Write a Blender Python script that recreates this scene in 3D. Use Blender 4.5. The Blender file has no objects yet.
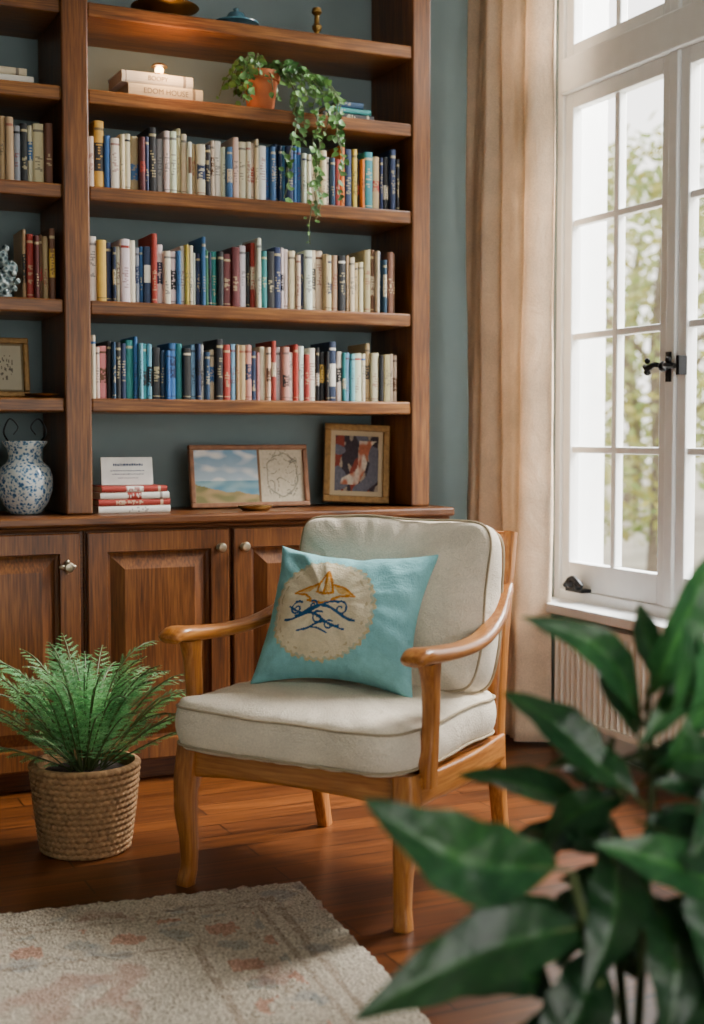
import bpy, math, random
from mathutils import Vector, Matrix, noise
import bmesh
SC=bpy.context.scene; COL=SC.collection
R=random.Random(11)

# ------------------------------------------------------------------ helpers
def lin(h):
    h=h.lstrip('#'); o=[]
    for i in (0,2,4):
        c=int(h[i:i+2],16)/255
        o.append(c/12.92 if c<=.04045 else ((c+.055)/1.055)**2.4)
    return tuple(o)
def mul(c,k): return tuple(min(1,x*k) for x in c[:3])
def mixc(a,b,t): return tuple(a[i]*(1-t)+b[i]*t for i in range(3))
def nmat(name):
    m=bpy.data.materials.new(name); m.use_nodes=True
    nt=m.node_tree; b=nt.nodes['Principled BSDF']; return m,nt,b
def N(nt,t,**k):
    n=nt.nodes.new(t)
    for a,v in k.items():
        if a in n.inputs: n.inputs[a].default_value=v
        else: setattr(n,a,v)
    return n
def ramp(nt,stops):
    r=nt.nodes.new('ShaderNodeValToRGB'); e=r.color_ramp.elements
    while len(e)<len(stops): e.new(.5)
    for i,(p,c) in enumerate(stops):
        e[i].position=p; e[i].color=(*c[:3],1)
    return r
def bump(nt,b,src,st,dist=.01):
    n=nt.nodes.new('ShaderNodeBump'); n.inputs['Strength'].default_value=st; n.inputs['Distance'].default_value=dist
    nt.links.new(src,n.inputs['Height']); nt.links.new(n.outputs[0],b.inputs['Normal'])
def plain(name,col,rough=.5,metal=0,vary=.12,scale=18,bmp=0,spec=.5,attr=False,sheen=0,trans=0):
    m,nt,b=nmat(name)
    tc=N(nt,'ShaderNodeTexCoord'); no=N(nt,'ShaderNodeTexNoise',Scale=scale,Detail=5.0)
    nt.links.new(tc.outputs['Object'],no.inputs['Vector'])
    r=ramp(nt,[(.3,mul(col,1-vary)),(.7,mul(col,1+vary))]); nt.links.new(no.outputs['Fac'],r.inputs[0])
    out=r.outputs[0]
    if attr:
        a=N(nt,'ShaderNodeAttribute',attribute_name='Col')
        mx=nt.nodes.new('ShaderNodeMix'); mx.data_type='RGBA'; mx.blend_type='MULTIPLY'; mx.inputs[0].default_value=1
        nt.links.new(r.outputs[0],mx.inputs[6]); nt.links.new(a.outputs['Color'],mx.inputs[7]); out=mx.outputs[2]
    nt.links.new(out,b.inputs['Base Color'])
    b.inputs['Roughness'].default_value=rough; b.inputs['Metallic'].default_value=metal
    b.inputs['Specular IOR Level'].default_value=spec
    if sheen: b.inputs['Sheen Weight'].default_value=sheen
    if bmp: bump(nt,b,no.outputs['Fac'],bmp)
    return m
def wood(name,dark,mid,light,axis='x',rough=.38,scale=12,bmp=.12):
    m,nt,b=nmat(name)
    tc=N(nt,'ShaderNodeTexCoord'); mp=N(nt,'ShaderNodeMapping')
    k=.05; sc={'x':(k,1,1),'y':(1,k,1),'z':(1,1,k)}[axis]; mp.inputs['Scale'].default_value=sc
    nt.links.new(tc.outputs['Object'],mp.inputs[0])
    n1=N(nt,'ShaderNodeTexNoise',Scale=float(scale),Detail=6.0,Distortion=.5)
    n2=N(nt,'ShaderNodeTexNoise',Scale=float(scale*14),Detail=5.0)
    nt.links.new(mp.outputs[0],n1.inputs['Vector']); nt.links.new(mp.outputs[0],n2.inputs['Vector'])
    ad=N(nt,'ShaderNodeMath',operation='MULTIPLY_ADD'); nt.links.new(n2.outputs['Fac'],ad.inputs[0]); ad.inputs[1].default_value=.6
    ml=N(nt,'ShaderNodeMath',operation='MULTIPLY'); ml.inputs[1].default_value=.42; nt.links.new(n1.outputs['Fac'],ml.inputs[0])
    nt.links.new(ml.outputs[0],ad.inputs[2])
    r=ramp(nt,[(.34,dark),(.51,mid),(.70,light)]); nt.links.new(ad.outputs[0],r.inputs[0])
    nt.links.new(r.outputs[0],b.inputs['Base Color']); b.inputs['Roughness'].default_value=rough
    bump(nt,b,n2.outputs['Fac'],bmp,.003)
    return m

class MB:
    def __init__(s): s.v=[];s.f=[];s.m=[];s.c=[];s.xf=None
    def add(s,vs,fs,m=0,col=(1,1,1)):
        o=len(s.v)
        if s.xf is not None: vs=[s.xf@Vector(p) for p in vs]
        s.v+=[tuple(p) for p in vs]
        for i,f in enumerate(fs):
            s.f.append([k+o for k in f]); s.m.append(m); s.c.append(col[i] if isinstance(col,list) else col)
    def box(s,x0,x1,y0,y1,z0,z1,m=0,col=(1,1,1)):
        s.add([(x0,y0,z0),(x1,y0,z0),(x1,y1,z0),(x0,y1,z0),(x0,y0,z1),(x1,y0,z1),(x1,y1,z1),(x0,y1,z1)],
              [(0,3,2,1),(4,5,6,7),(0,1,5,4),(1,2,6,5),(2,3,7,6),(3,0,4,7)],m,col)
    def sweep(s,pts,sizes,ref=(1,0,0),n=12,e=2.0,sub=5,m=0,closed=False,col=(1,1,1)):
        P=[Vector(p) for p in pts]; ref=Vector(ref)
        if not isinstance(sizes,list): sizes=[sizes]*len(P)
        sizes=[(q,q) if not isinstance(q,tuple) else q for q in sizes]
        L=len(P); out=[];sz=[]
        segs=L if closed else L-1
        for i in range(segs):
            g=(lambda k:P[k%L]) if closed else (lambda k:P[max(0,min(L-1,k))])
            q=(lambda k:sizes[k%L]) if closed else (lambda k:sizes[max(0,min(L-1,k))])
            p0,p1,p2,p3=g(i-1),g(i),g(i+1),g(i+2)
            for j in range(sub):
                t=j/sub
                out.append(.5*((2*p1)+(p2-p0)*t+(2*p0-5*p1+4*p2-p3)*t*t+(3*p1-p0-3*p2+p3)*t**3))
                a,b=q(i),q(i+1); tt=t*t*(3-2*t); sz.append((a[0]+(b[0]-a[0])*tt,a[1]+(b[1]-a[1])*tt))
        if not closed: out.append(P[-1]); sz.append(sizes[-1])
        vs=[];K=len(out)
        for i,p in enumerate(out):
            a=out[(i-1)%K] if (closed or i>0) else out[0]; b=out[(i+1)%K] if (closed or i<K-1) else out[-1]
            T=(b-a).normalized(); W=ref-ref.dot(T)*T
            if W.length<1e-3: W=Vector((0,1,0))-Vector((0,1,0)).dot(T)*T
            W.normalize(); B=T.cross(W)
            for j in range(n):
                th=2*math.pi*(j+.5)/n; c,ss=math.cos(th),math.sin(th)
                cx=math.copysign(abs(c)**(2/e),c); sy=math.copysign(abs(ss)**(2/e),ss)
                vs.append(p+W*(cx*sz[i][0])+B*(sy*sz[i][1]))
        fs=[]
        for i in range(K if closed else K-1):
            for j in range(n):
                a=i*n+j;b=i*n+(j+1)%n;c2=((i+1)%K)*n+(j+1)%n;d=((i+1)%K)*n+j
                fs.append((a,b,c2,d))
        if not closed: fs.append(tuple(range(n))[::-1]); fs.append(tuple(range((K-1)*n,K*n)))
        s.add(vs,fs,m,col)
    def lathe(s,prof,n=32,c=(0,0,0),m=0,rf=None,col=(1,1,1)):
        vs=[];K=len(prof)
        for i,(r,z) in enumerate(prof):
            for j in range(n):
                th=2*math.pi*j/n; rr=r if rf is None else r+rf(th,z,i)
                vs.append((c[0]+rr*math.cos(th),c[1]+rr*math.sin(th),c[2]+z))
        fs=[(i*n+j,i*n+(j+1)%n,(i+1)*n+(j+1)%n,(i+1)*n+j) for i in range(K-1) for j in range(n)]
        fs.append(tuple(range(n))[::-1]); fs.append(tuple(range((K-1)*n,K*n)))
        s.add(vs,fs,m,col)
    def sphere(s,c,r,n=14,m=0,sc=(1,1,1),col=(1,1,1)):
        prof=[(max(1e-4,math.sin(math.pi*i/8)),-math.cos(math.pi*i/8)) for i in range(9)]
        vs=[];K=9
        for (a,z) in prof:
            for j in range(n):
                th=2*math.pi*j/n; vs.append((c[0]+a*r*sc[0]*math.cos(th),c[1]+a*r*sc[1]*math.sin(th),c[2]+z*r*sc[2]))
        s.add(vs,[(i*n+j,i*n+(j+1)%n,(i+1)*n+(j+1)%n,(i+1)*n+j) for i in range(K-1) for j in range(n)],m,col)
    def paint(s,x0,x1,z0,z1,y,nx,nz,func,m=0,yf=None):
        vs=[];fs=[];cs=[]
        for j in range(nz+1):
            for i in range(nx+1):
                u,v=i/nx,j/nz; vs.append((x0+(x1-x0)*u,y if yf is None else yf(u,v),z0+(z1-z0)*v))
        for j in range(nz):
            for i in range(nx):
                a=j*(nx+1)+i; fs.append((a,a+1,a+nx+2,a+nx+1)); cs.append(func((i+.5)/nx,(j+.5)/nz))
        s.add(vs,fs,m,cs)
    def obj(s,name,mats,parent=None,smooth=True,bevel=0,angle=40,label=None,recalc=True,loc=None,rot=None):
        me=bpy.data.meshes.new(name); me.from_pydata(s.v,[],s.f)
        if not isinstance(mats,(list,tuple)): mats=[mats]
        for mm in mats: me.materials.append(mm)
        ca=me.color_attributes.new('Col','FLOAT_COLOR','CORNER'); buf=[]
        for i,p in enumerate(me.polygons):
            p.material_index=s.m[i]; c=s.c[i]
            for _ in range(p.loop_total): buf+= [c[0],c[1],c[2],1]
        ca.data.foreach_set('color',buf)
        if recalc:
            bm=bmesh.new(); bm.from_mesh(me); bmesh.ops.recalc_face_normals(bm,faces=bm.faces); bm.to_mesh(me); bm.free()
        if smooth:
            for p in me.polygons: p.use_smooth=True
            me.set_sharp_from_angle(angle=math.radians(angle))
        me.update()
        o=bpy.data.objects.new(name,me); link_(o)
        if bevel:
            b=o.modifiers.new('Bevel','BEVEL'); b.width=bevel; b.segments=2; b.limit_method='ANGLE'; b.angle_limit=math.radians(50)
        if parent: o.parent=parent
        if loc: o.location=loc
        if rot: o.rotation_euler=rot
        if label: o['label']=label
        return o
def link_(o): COL.objects.link(o)
def thing(name,label,cat,loc=(0,0,0),rot=(0,0,0),group=None):
    o=bpy.data.objects.new(name,None); o.empty_display_size=.05; link_(o); o.location=loc; o.rotation_euler=rot
    o['label']=label; o['category']=cat
    if group: o['group']=group
    return o
def tag(o,label,cat,group=None):
    o['label']=label;o['category']=cat
    if group:o['group']=group
    return o
def struct(o): o['kind']='structure'; return o

# ------------------------------------------------------------------ materials
M_wall=plain('wall_paint',lin('#85989a'),.85,vary=.05,scale=6,bmp=.03)
M_ceil=plain('ceiling_paint',lin('#d8d8d2'),.9,vary=.03)
M_oakx=wood('walnut_grain_x',lin('#3c220b'),lin('#70421a'),lin('#9e6a32'),'x')
M_oakz=wood('walnut_grain_z',lin('#38200b'),lin('#673c18'),lin('#8f5d2c'),'z')
M_cabz=wood('cabinet_grain_z',lin('#351d0a'),lin('#613615'),lin('#855426'),'z',rough=.36)
M_cabx=wood('cabinet_grain_x',lin('#351d0a'),lin('#613615'),lin('#855426'),'x',rough=.36)
C3=(lin('#83491a'),lin('#ab6a2e'),lin('#c68844'))
M_chairz=wood('chair_wood_z',*C3,'z',rough=.33,bmp=.06)
M_chairx=wood('chair_wood_x',*C3,'x',rough=.33,bmp=.06)
M_chairy=wood('chair_wood_y',*C3,'y',rough=.3,bmp=.06)
M_white=plain('window_paint',lin('#eceeee'),.4,vary=.03)
M_rad=plain('radiator_enamel',lin('#e6e3da'),.5,vary=.04)
M_brass=plain('aged_brass',lin('#a98a4f'),.35,1,vary=.2)
M_nickel=plain('worn_nickel',lin('#b5aa92'),.35,1,vary=.2)
M_iron=plain('black_iron',lin('#17181b'),.4,.6,vary=.2)
M_attr=plain('printed_cover',(.95,.95,.95),.5,vary=.06,scale=30,attr=True)
M_attr_m=plain('matte_print',(.95,.95,.95),.8,vary=.04,scale=30,attr=True)
M_gold=plain('gilt_frame',lin('#9a7440'),.45,.35,vary=.3,scale=60,bmp=.2)
M_leather=plain('brown_frame',lin('#8a5c3c'),.5,vary=.25,scale=40)
M_terra=plain('terracotta',lin('#b5653a'),.8,vary=.15,scale=25,bmp=.1)
M_soil=plain('soil',lin('#2a1d14'),.95,vary=.4,scale=80,bmp=.6)
def fabric(name,col,sc=420,st=.35,vary=.08,attr=False,trans=0,wr=.35):
    m,nt,b=nmat(name)
    tc=N(nt,'ShaderNodeTexCoord')
    w1=N(nt,'ShaderNodeTexNoise',Scale=float(sc),Detail=2.0); n=N(nt,'ShaderNodeTexNoise',Scale=9.0,Detail=4.0)
    nt.links.new(tc.outputs['Object'],w1.inputs['Vector']); nt.links.new(tc.outputs['Object'],n.inputs['Vector'])
    ad=N(nt,'ShaderNodeMath',operation='ADD'); nt.links.new(w1.outputs['Fac'],ad.inputs[0]); nt.links.new(n.outputs['Fac'],ad.inputs[1])
    r=ramp(nt,[(.38,mul(col,1-vary)),(.62,mul(col,1+vary))])
    hv=N(nt,'ShaderNodeMath',operation='MULTIPLY'); hv.inputs[1].default_value=.5; nt.links.new(ad.outputs[0],hv.inputs[0]); nt.links.new(hv.outputs[0],r.inputs[0])
    out=r.outputs[0]
    if attr:
        a=N(nt,'ShaderNodeAttribute',attribute_name='Col')
        mx=nt.nodes.new('ShaderNodeMix'); mx.data_type='RGBA'; mx.blend_type='MULTIPLY'; mx.inputs[0].default_value=1
        nt.links.new(out,mx.inputs[6]); nt.links.new(a.outputs['Color'],mx.inputs[7]); out=mx.outputs[2]
    nt.links.new(out,b.inputs['Base Color']); b.inputs['Roughness'].default_value=1; b.inputs['Specular IOR Level'].default_value=.08
    b.inputs['Sheen Weight'].default_value=.05
    n3=N(nt,'ShaderNodeTexNoise',Scale=8.0,Detail=4.0,Distortion=1.2); nt.links.new(tc.outputs['Object'],n3.inputs['Vector'])
    b1=nt.nodes.new('ShaderNodeBump'); b1.inputs['Strength'].default_value=wr; b1.inputs['Distance'].default_value=.025; nt.links.new(n3.outputs['Fac'],b1.inputs['Height'])
    b2=nt.nodes.new('ShaderNodeBump'); b2.inputs['Strength'].default_value=st; b2.inputs['Distance'].default_value=.003; nt.links.new(w1.outputs['Fac'],b2.inputs['Height']); nt.links.new(b1.outputs[0],b2.inputs['Normal'])
    nt.links.new(b2.outputs[0],b.inputs['Normal'])
    if trans:
        tr=N(nt,'ShaderNodeBsdfTranslucent'); nt.links.new(out,tr.inputs[0]); ms=N(nt,'ShaderNodeMixShader'); ms.inputs[0].default_value=trans
        nt.links.new(b.outputs[0],ms.inputs[1]); nt.links.new(tr.outputs[0],ms.inputs[2]); nt.links.new(ms.outputs[0],nt.nodes['Material Output'].inputs[0])
    return m
M_cush=fabric('cream_linen',lin('#f0e2cc'),sc=260,st=.9,wr=.35,vary=.12)
M_pipe=fabric('piping_cord',lin('#b5a488'))
M_pillow=fabric('pillow_cloth',(.96,.96,.96),attr=True,sc=260,wr=.5,vary=.12,st=.6)
M_curt=fabric('oatmeal_linen',lin('#eedac0'),sc=220,vary=.13,trans=.3,wr=.3)
def leafm(name,a,b_,rough=.35,scale=12,tr_=.15,bm_=0):
    m,nt,b=nmat(name); tc=N(nt,'ShaderNodeTexCoord'); no=N(nt,'ShaderNodeTexNoise',Scale=float(scale),Detail=3.0)
    nt.links.new(tc.outputs['Object'],no.inputs['Vector']); r=ramp(nt,[(.35,a),(.65,b_)]); nt.links.new(no.outputs['Fac'],r.inputs[0])
    at=N(nt,'ShaderNodeAttribute',attribute_name='Col')
    mx=nt.nodes.new('ShaderNodeMix'); mx.data_type='RGBA'; mx.blend_type='MULTIPLY'; mx.inputs[0].default_value=1
    nt.links.new(r.outputs[0],mx.inputs[6]); nt.links.new(at.outputs['Color'],mx.inputs[7])
    nt.links.new(mx.outputs[2],b.inputs['Base Color']); b.inputs['Roughness'].default_value=rough
    if bm_:
        n4=N(nt,'ShaderNodeTexNoise',Scale=45.0,Detail=3.0); nt.links.new(tc.outputs['Object'],n4.inputs['Vector']); bump(nt,b,n4.outputs['Fac'],bm_,.01)
    tr=N(nt,'ShaderNodeBsdfTranslucent'); nt.links.new(mx.outputs[2],tr.inputs[0])
    ms=N(nt,'ShaderNodeMixShader'); ms.inputs[0].default_value=tr_
    nt.links.new(b.outputs[0],ms.inputs[1]); nt.links.new(tr.outputs[0],ms.inputs[2]); nt.links.new(ms.outputs[0],nt.nodes['Material Output'].inputs[0])
    return m
M_leaf=leafm('broad_leaf',lin('#22492a'),lin('#3a683c'),.31,tr_=.15,bm_=.25)
M_fern=leafm('fern_leaf',lin('#4c8a50'),lin('#80b878'),.55,tr_=.35)
M_vine=leafm('vine_leaf',lin('#3a6a35'),lin('#6d9a52'),.45)
M_tree=leafm('tree_leaf',lin('#7f8a52'),lin('#a8a868'),.7,scale=1,tr_=.3)
M_bark=plain('bark',lin('#6a5e50'),.9,vary=.3)
M_stem=plain('green_stem',lin('#4c5a30'),.6,vary=.2)

def floor_mat():
    m,nt,b=nmat('oak_floor'); tc=N(nt,'ShaderNodeTexCoord')
    br=N(nt,'ShaderNodeTexBrick'); br.offset=.37; br.offset_frequency=2
    for k,v in {'Scale':1.0,'Mortar Size':.0026,'Mortar Smooth':.3,'Bias':0.0,'Brick Width':1.25,'Row Height':.105}.items(): br.inputs[k].default_value=v
    br.inputs['Color1'].default_value=(*lin('#70401a'),1); br.inputs['Color2'].default_value=(*lin('#472610'),1); br.inputs['Mortar'].default_value=(*lin('#120804'),1)
    nt.links.new(tc.outputs['Object'],br.inputs['Vector'])
    mp=N(nt,'ShaderNodeMapping'); mp.inputs['Scale'].default_value=(.07,1,1); nt.links.new(tc.outputs['Object'],mp.inputs[0])
    n=N(nt,'ShaderNodeTexNoise',Scale=36.0,Detail=6.0,Distortion=1.0); nt.links.new(mp.outputs[0],n.inputs['Vector'])
    r=ramp(nt,[(.3,(.45,.4,.36)),(.7,(1.3,1.22,1.15))]); nt.links.new(n.outputs['Fac'],r.inputs[0])
    mx=nt.nodes.new('ShaderNodeMix'); mx.data_type='RGBA'; mx.blend_type='MULTIPLY'; mx.inputs[0].default_value=1
    nt.links.new(br.outputs['Color'],mx.inputs[6]); nt.links.new(r.outputs[0],mx.inputs[7]); nt.links.new(mx.outputs[2],b.inputs['Base Color'])
    b.inputs['Roughness'].default_value=.3; bump(nt,b,br.outputs['Fac'],-.3,.002); return m
M_floor=floor_mat()

# ------------------------------------------------------------------ room shell
WB=4.50; WX=2.75; XL=-1.7; YF=-1.6; ZC=3.1
def simple(name,boxes,mat,bevel=0,kind=True):
    b=MB()
    for q in boxes: b.box(*q)
    o=b.obj(name,mat,smooth=False,bevel=bevel)
    if kind: struct(o)
    return o
simple('floor',[(XL,WX,YF,WB,-.08,0)],M_floor)
simple('ceiling',[(XL,WX+.2,YF,WB+.12,ZC,ZC+.1)],M_ceil)
simple('wall_back',[(XL-.12,WX+.2,WB,WB+.12,-.08,ZC)],M_wall)
simple('wall_left',[(XL-.12,XL,YF,WB,-.08,ZC)],M_wall)
simple('light_baffle_wall',[(XL-.12,.25,YF-.12,YF,-.08,ZC),(.25,2.6,YF-.12,YF,2.5,ZC),(2.6,WX+.2,YF-.12,YF,-.08,ZC)],M_wall)  # unseen wall behind the camera, added with an opening to limit rear fill
WY0,WY1=2.82,4.15; WZ0,WZ1=.50,2.98
simple('wall_right',[(WX,WX+.2,WY1,WB,-.08,ZC),(WX,WX+.2,YF,WY0,-.08,ZC),(WX,WX+.2,WY0,WY1,-.08,WZ0),(WX,WX+.2,WY0,WY1,WZ1,ZC)],M_wall)
simple('baseboard_right',[(WX-.018,WX,YF,WB,0,.11)],M_white,.003)
simple('baseboard_back',[(2.30,WX-.018,WB-.018,WB,0,.11)],M_white,.003)
# window
fx0,fx1=WX+.0,WX+.07
b=MB()
b.box(fx0,fx1,WY1-.035,WY1,WZ0,WZ1); b.box(fx0,fx1,WY0,WY0+.035,WZ0,WZ1)
b.box(fx0,fx1,WY0+.035,WY1-.035,WZ0,.545); b.box(fx0,fx1,WY0+.035,WY1-.035,2.93,WZ1)
b.box(fx0-.015,fx1,WY0+.035,WY1-.035,2.31,2.43)
b.box(fx0,fx1,3.475,3.52,.545,2.31); b.box(fx0,fx1,3.475,3.52,2.43,2.93)
win=struct(b.obj('window_1',M_white,smooth=False,bevel=.005))
simple('trim_2',[(fx1,WX+.21,WY1-.012,WY1,WZ0,WZ1),(fx1,WX+.21,WY0,WY0+.012,WZ0,WZ1),(fx1,WX+.24,WY0,WY1,WZ0,WZ0+.02),(fx1,WX+.21,WY0,WY1,WZ1-.012,WZ1)],M_white)
def sash(y0,y1,z0,z1,cols,rows,bot,name):
    b=MB(); x0,x1=WX+.012,WX+.055; st=.045
    b.box(x0,x1,y0,y0+st,z0,z1); b.box(x0,x1,y1-st,y1,z0,z1)
    b.box(x0,x1,y0+st,y1-st,z0,z0+bot); b.box(x0,x1,y0+st,y1-st,z1-.055,z1)
    gy0,gy1,gz0,gz1=y0+st,y1-st,z0+bot,z1-.055
    for i in range(1,cols):
        y=gy0+(gy1-gy0)*i/cols; b.box(x0+.006,x1-.006,y-.014,y+.014,gz0,gz1)
    for i in range(1,rows):
        z=gz0+(gz1-gz0)*i/rows; b.box(x0+.007,x1-.007,gy0,gy1,z-.012,z+.012)
    return b.obj(name,M_white,parent=win,smooth=False,bevel=.004), (gy0,gy1,gz0,gz1)
mg,nt,pb=nmat('window_glass')
tr=N(nt,'ShaderNodeBsdfTransparent'); gl=N(nt,'ShaderNodeBsdfGlossy',Roughness=.02); ms=N(nt,'ShaderNodeMixShader'); ms.inputs[0].default_value=.05
nt.links.new(tr.outputs[0],ms.inputs[1]); nt.links.new(gl.outputs[0],ms.inputs[2]); nt.links.new(ms.outputs[0],nt.nodes['Material Output'].inputs[0])
for (y0,y1,z0,z1,c,r,bt) in [(3.52,4.115,.545,2.31,2,4,.10),(2.855,3.475,.545,2.31,2,4,.10),(3.52,4.115,2.43,2.93,2,1,.05),(2.855,3.475,2.43,2.93,2,1,.05)]:
    s,g=sash(y0,y1,z0,z1,c,r,bt,'sash')
    b=MB(); b.box(WX+.031,WX+.034,g[0],g[1],g[2],g[3]); b.obj('glass_pane',mg,parent=s,smooth=False)
b=MB()
b.box(WX-.008,WX+.012,3.488,3.508,1.27,1.365); b.sphere((WX-.022,3.50,1.318),.018)
b.sweep([(WX-.02,3.50,1.318),(WX-.036,3.525,1.325),(WX-.04,3.555,1.315),(WX-.04,3.575,1.322)],[.009,.009,.012,.008],n=8)
b.sphere((WX-.038,3.562,1.302),.012); b.sphere((WX-.038,3.562,1.338),.010)
b.sweep([(WX-.02,3.50,1.318),(WX-.035,3.465,1.322),(WX-.03,3.435,1.316)],[.009,.012,.009],n=8); b.box(WX-.02,WX+.012,3.425,3.44,1.29,1.35); b.sphere((WX-.035,3.46,1.338),.010)
b.obj('window_handle',M_iron,parent=win,label='black iron casement handle')
b=MB()
b.box(WX-.03,WX+.012,3.93,4.03,.545,.557); b.sphere((WX-.03,3.99,.580),.022); b.sphere((WX-.03,3.95,.572),.018)
b.sweep([(WX-.03,4.03,.565),(WX-.04,3.97,.595),(WX-.035,3.92,.57)],[.010,.011,.007],n=8)
b.obj('window_stay',M_iron,parent=win,label='black iron window stay')
sill=simple('trim_1',[(WX-.13,WX+.0,WY0-.02,WY1-.01,.475,.51)],M_white,.006)
b=MB()
prof=[];y=3.0
while y<4.0:
    prof.append(y); y+=.007
vs=[];fs=[]
for i,yy in enumerate(prof):
    x=2.655+.010*max(-.6,min(.6,math.sin((yy-3)*2*math.pi/.033)))
    vs+= [(x,yy,.125),(x,yy,.435)]
for i in range(len(prof)-1): fs.append((2*i,2*i+1,2*i+3,2*i+2))
b.add(vs,fs)
b.box(2.668,2.70,3.0,3.995,.12,.44); b.box(2.64,2.705,2.99,4.0,.435,.455); b.box(2.64,2.705,2.99,4.0,.105,.125)
rad=b.obj('radiator',M_rad,smooth=False,recalc=False)
tag(rad,'cream ribbed panel radiator under the window sill','radiator')
for q in [(2.70,2.749,3.2,3.24,.2,.24),(2.70,2.749,3.8,3.84,.2,.24),(2.66,2.70,3.2,3.24,0,.11),(2.66,2.70,3.8,3.84,0,.11)]:
    b=MB(); b.box(*q); b.obj('bracket',M_rad,parent=rad,smooth=False)

# curtain
b=MB(); nu,nz=200,60; vs=[];fs=[]
for k in range(nz+1):
    z=.012+(2.98-.012)*k/nz; w=k/nz
    for i in range(nu+1):
        t=i/nu
        sp=1-.10*w**2+.06*(1-w)**2
        y=4.0+ (4.38-4.0)*t*sp
        x0=2.60-.075*t
        ph=t*2*math.pi*4.6+.35*math.sin(1.1*z+5*t)+.9*math.sin(t*6.3+.4*z)
        a=.044*(1-.15*w)*(.7+.4*math.sin(t*9+1+.5*z))
        x=x0+a*math.sin(ph)+.010*math.sin(2.4*ph+.6*z)+.014*noise.noise((t*9,z*1.3,5))+.004*noise.noise((t*22,z*5,8))
        y+=.022*math.cos(ph+.7)
        vs.append((min(x,2.715),min(y,4.47),z))
for k in range(nz):
    for i in range(nu):
        a=k*(nu+1)+i; fs.append((a,a+1,a+nu+2,a+nu+1))
b.add(vs,fs)
cur=b.obj('curtain',M_curt,angle=180,recalc=False)
so=cur.modifiers.new('Solid','SOLIDIFY'); so.thickness=.003
tag(cur,'long oatmeal linen curtain in soft pleats beside the window','curtain')
b=MB(); b.sweep([(2.62,2.5,3.02),(2.62,4.46,3.02)],.014,ref=(0,0,1),sub=1)
cr=b.obj('curtain_rod',M_iron); tag(cr,'dark iron curtain rod above the window','curtain rod')

# ------------------------------------------------------------------ bookcase and cabinets
YU=4.17; XA,XB0,XB1,XC0,XC1=-.07,.966,1.050,2.174,2.245
SH=[1.215,1.519,1.871,2.167,2.43,2.78]
bc=thing('bookcase','tall built-in walnut bookcase with open shelves on a blue wall','bookcase',(0,0,0))
for (x0,x1) in [(XA,0),(XB0,XB1),(XC0,XC1)]:
    b=MB(); b.box(x0,x1,YU,WB-.001,.852,3.0); b.obj('upright',M_oakz,parent=bc,smooth=False,bevel=.006)
for (x0,x1) in [(0,XB0),(XB1,XC0)]:
    for z in SH:
        b=MB(); b.box(x0,x1,YU+.006,WB-.001,z-.044,z); b.obj('shelf_board',M_oakx,parent=bc,smooth=False,bevel=.006)
b=MB(); b.box(XA-.02,XC1+.02,YU-.03,WB-.001,3.0,3.06); b.obj('cornice',M_oakx,parent=bc,smooth=False,bevel=.01)

CT=.85
b=MB(); b.box(XA-.02,2.30,4.085,WB-.001,CT-.03,CT); b.box(XA-.02,2.29,4.10,WB-.001,CT-.045,CT-.03)
ct=b.obj('worktop',M_cabx,smooth=False,bevel=.008); tag(ct,'long walnut worktop above the base cabinets','worktop')
def door(w,h,parent,loc,knob):
    b=MB(); rings=[(0,.0),(.0,-.018),(.004,-.022),(.062,-.022),(.066,-.008),(.076,-.005),(.084,-.008),(.118,-.022),(.124,-.022)]
    vs=[];fs=[]
    for (i,y) in rings: vs+=[(i,y,i),(w-i,y,i),(w-i,y,h-i),(i,y,h-i)]
    for k in range(len(rings)-1):
        for j in range(4): fs.append((k*4+j,k*4+(j+1)%4,(k+1)*4+(j+1)%4,(k+1)*4+j))
    K=(len(rings)-1)*4; fs.append((K,K+1,K+2,K+3)); fs.append((0,3,2,1)); b.add(vs,fs)
    d=b.obj('door',M_cabz,parent=parent,smooth=False,loc=loc)
    b=MB(); kx,kz,or_=knob
    b.xf=Matrix.Translation((kx,-.022,kz))@Matrix.Rotation(math.pi/2,4,'X')
    b.lathe([(.001,0),(.012,0),(.012,.003),(.006,.006),(.006,.014),(.014,.018),(.0165,.024),(.012,.030),(.001,.032)],n=18)
    if or_:
        b.xf=None
        for s in (-1,1):
            b.sphere((kx+s*.016,-.026,kz),.009,sc=(1.2,.5,.8)); b.sphere((kx,-.026,kz+s*.014),.008,sc=(.8,.5,1.1))
    b.obj('knob',M_nickel,parent=d,label='small metal door knob')
def cabinet(x0,x1,doors,label):
    c=thing('base_cabinet',label,'cabinet',(x0,4.12,0)); W=x1-x0
    b=MB(); b.box(0,W,.04,.355,0,.07); b.box(0,W,0.0,.355,.07,CT-.045); b.obj('body',M_cabx,parent=c,smooth=False,bevel=.003)
    for (a,w,k) in doors: door(w,.725,c,(a,0,.075),k)
    return c
cabinet(-.07,1.005,[(.02,.515,(.47,.62,True)),(.545,.515,(.475,.622,True))],'walnut base cabinet with raised-panel doors behind the fern')
cabinet(1.006,1.955,[(.006,.463,(.43,.665,False)),(.482,.462,(.035,.665,False))],'walnut base cabinet with two raised-panel doors and knobs')
cabinet(1.956,2.285,[(.006,.317,(.035,.665,False))],'narrow walnut base cabinet behind the armchair')

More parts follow.
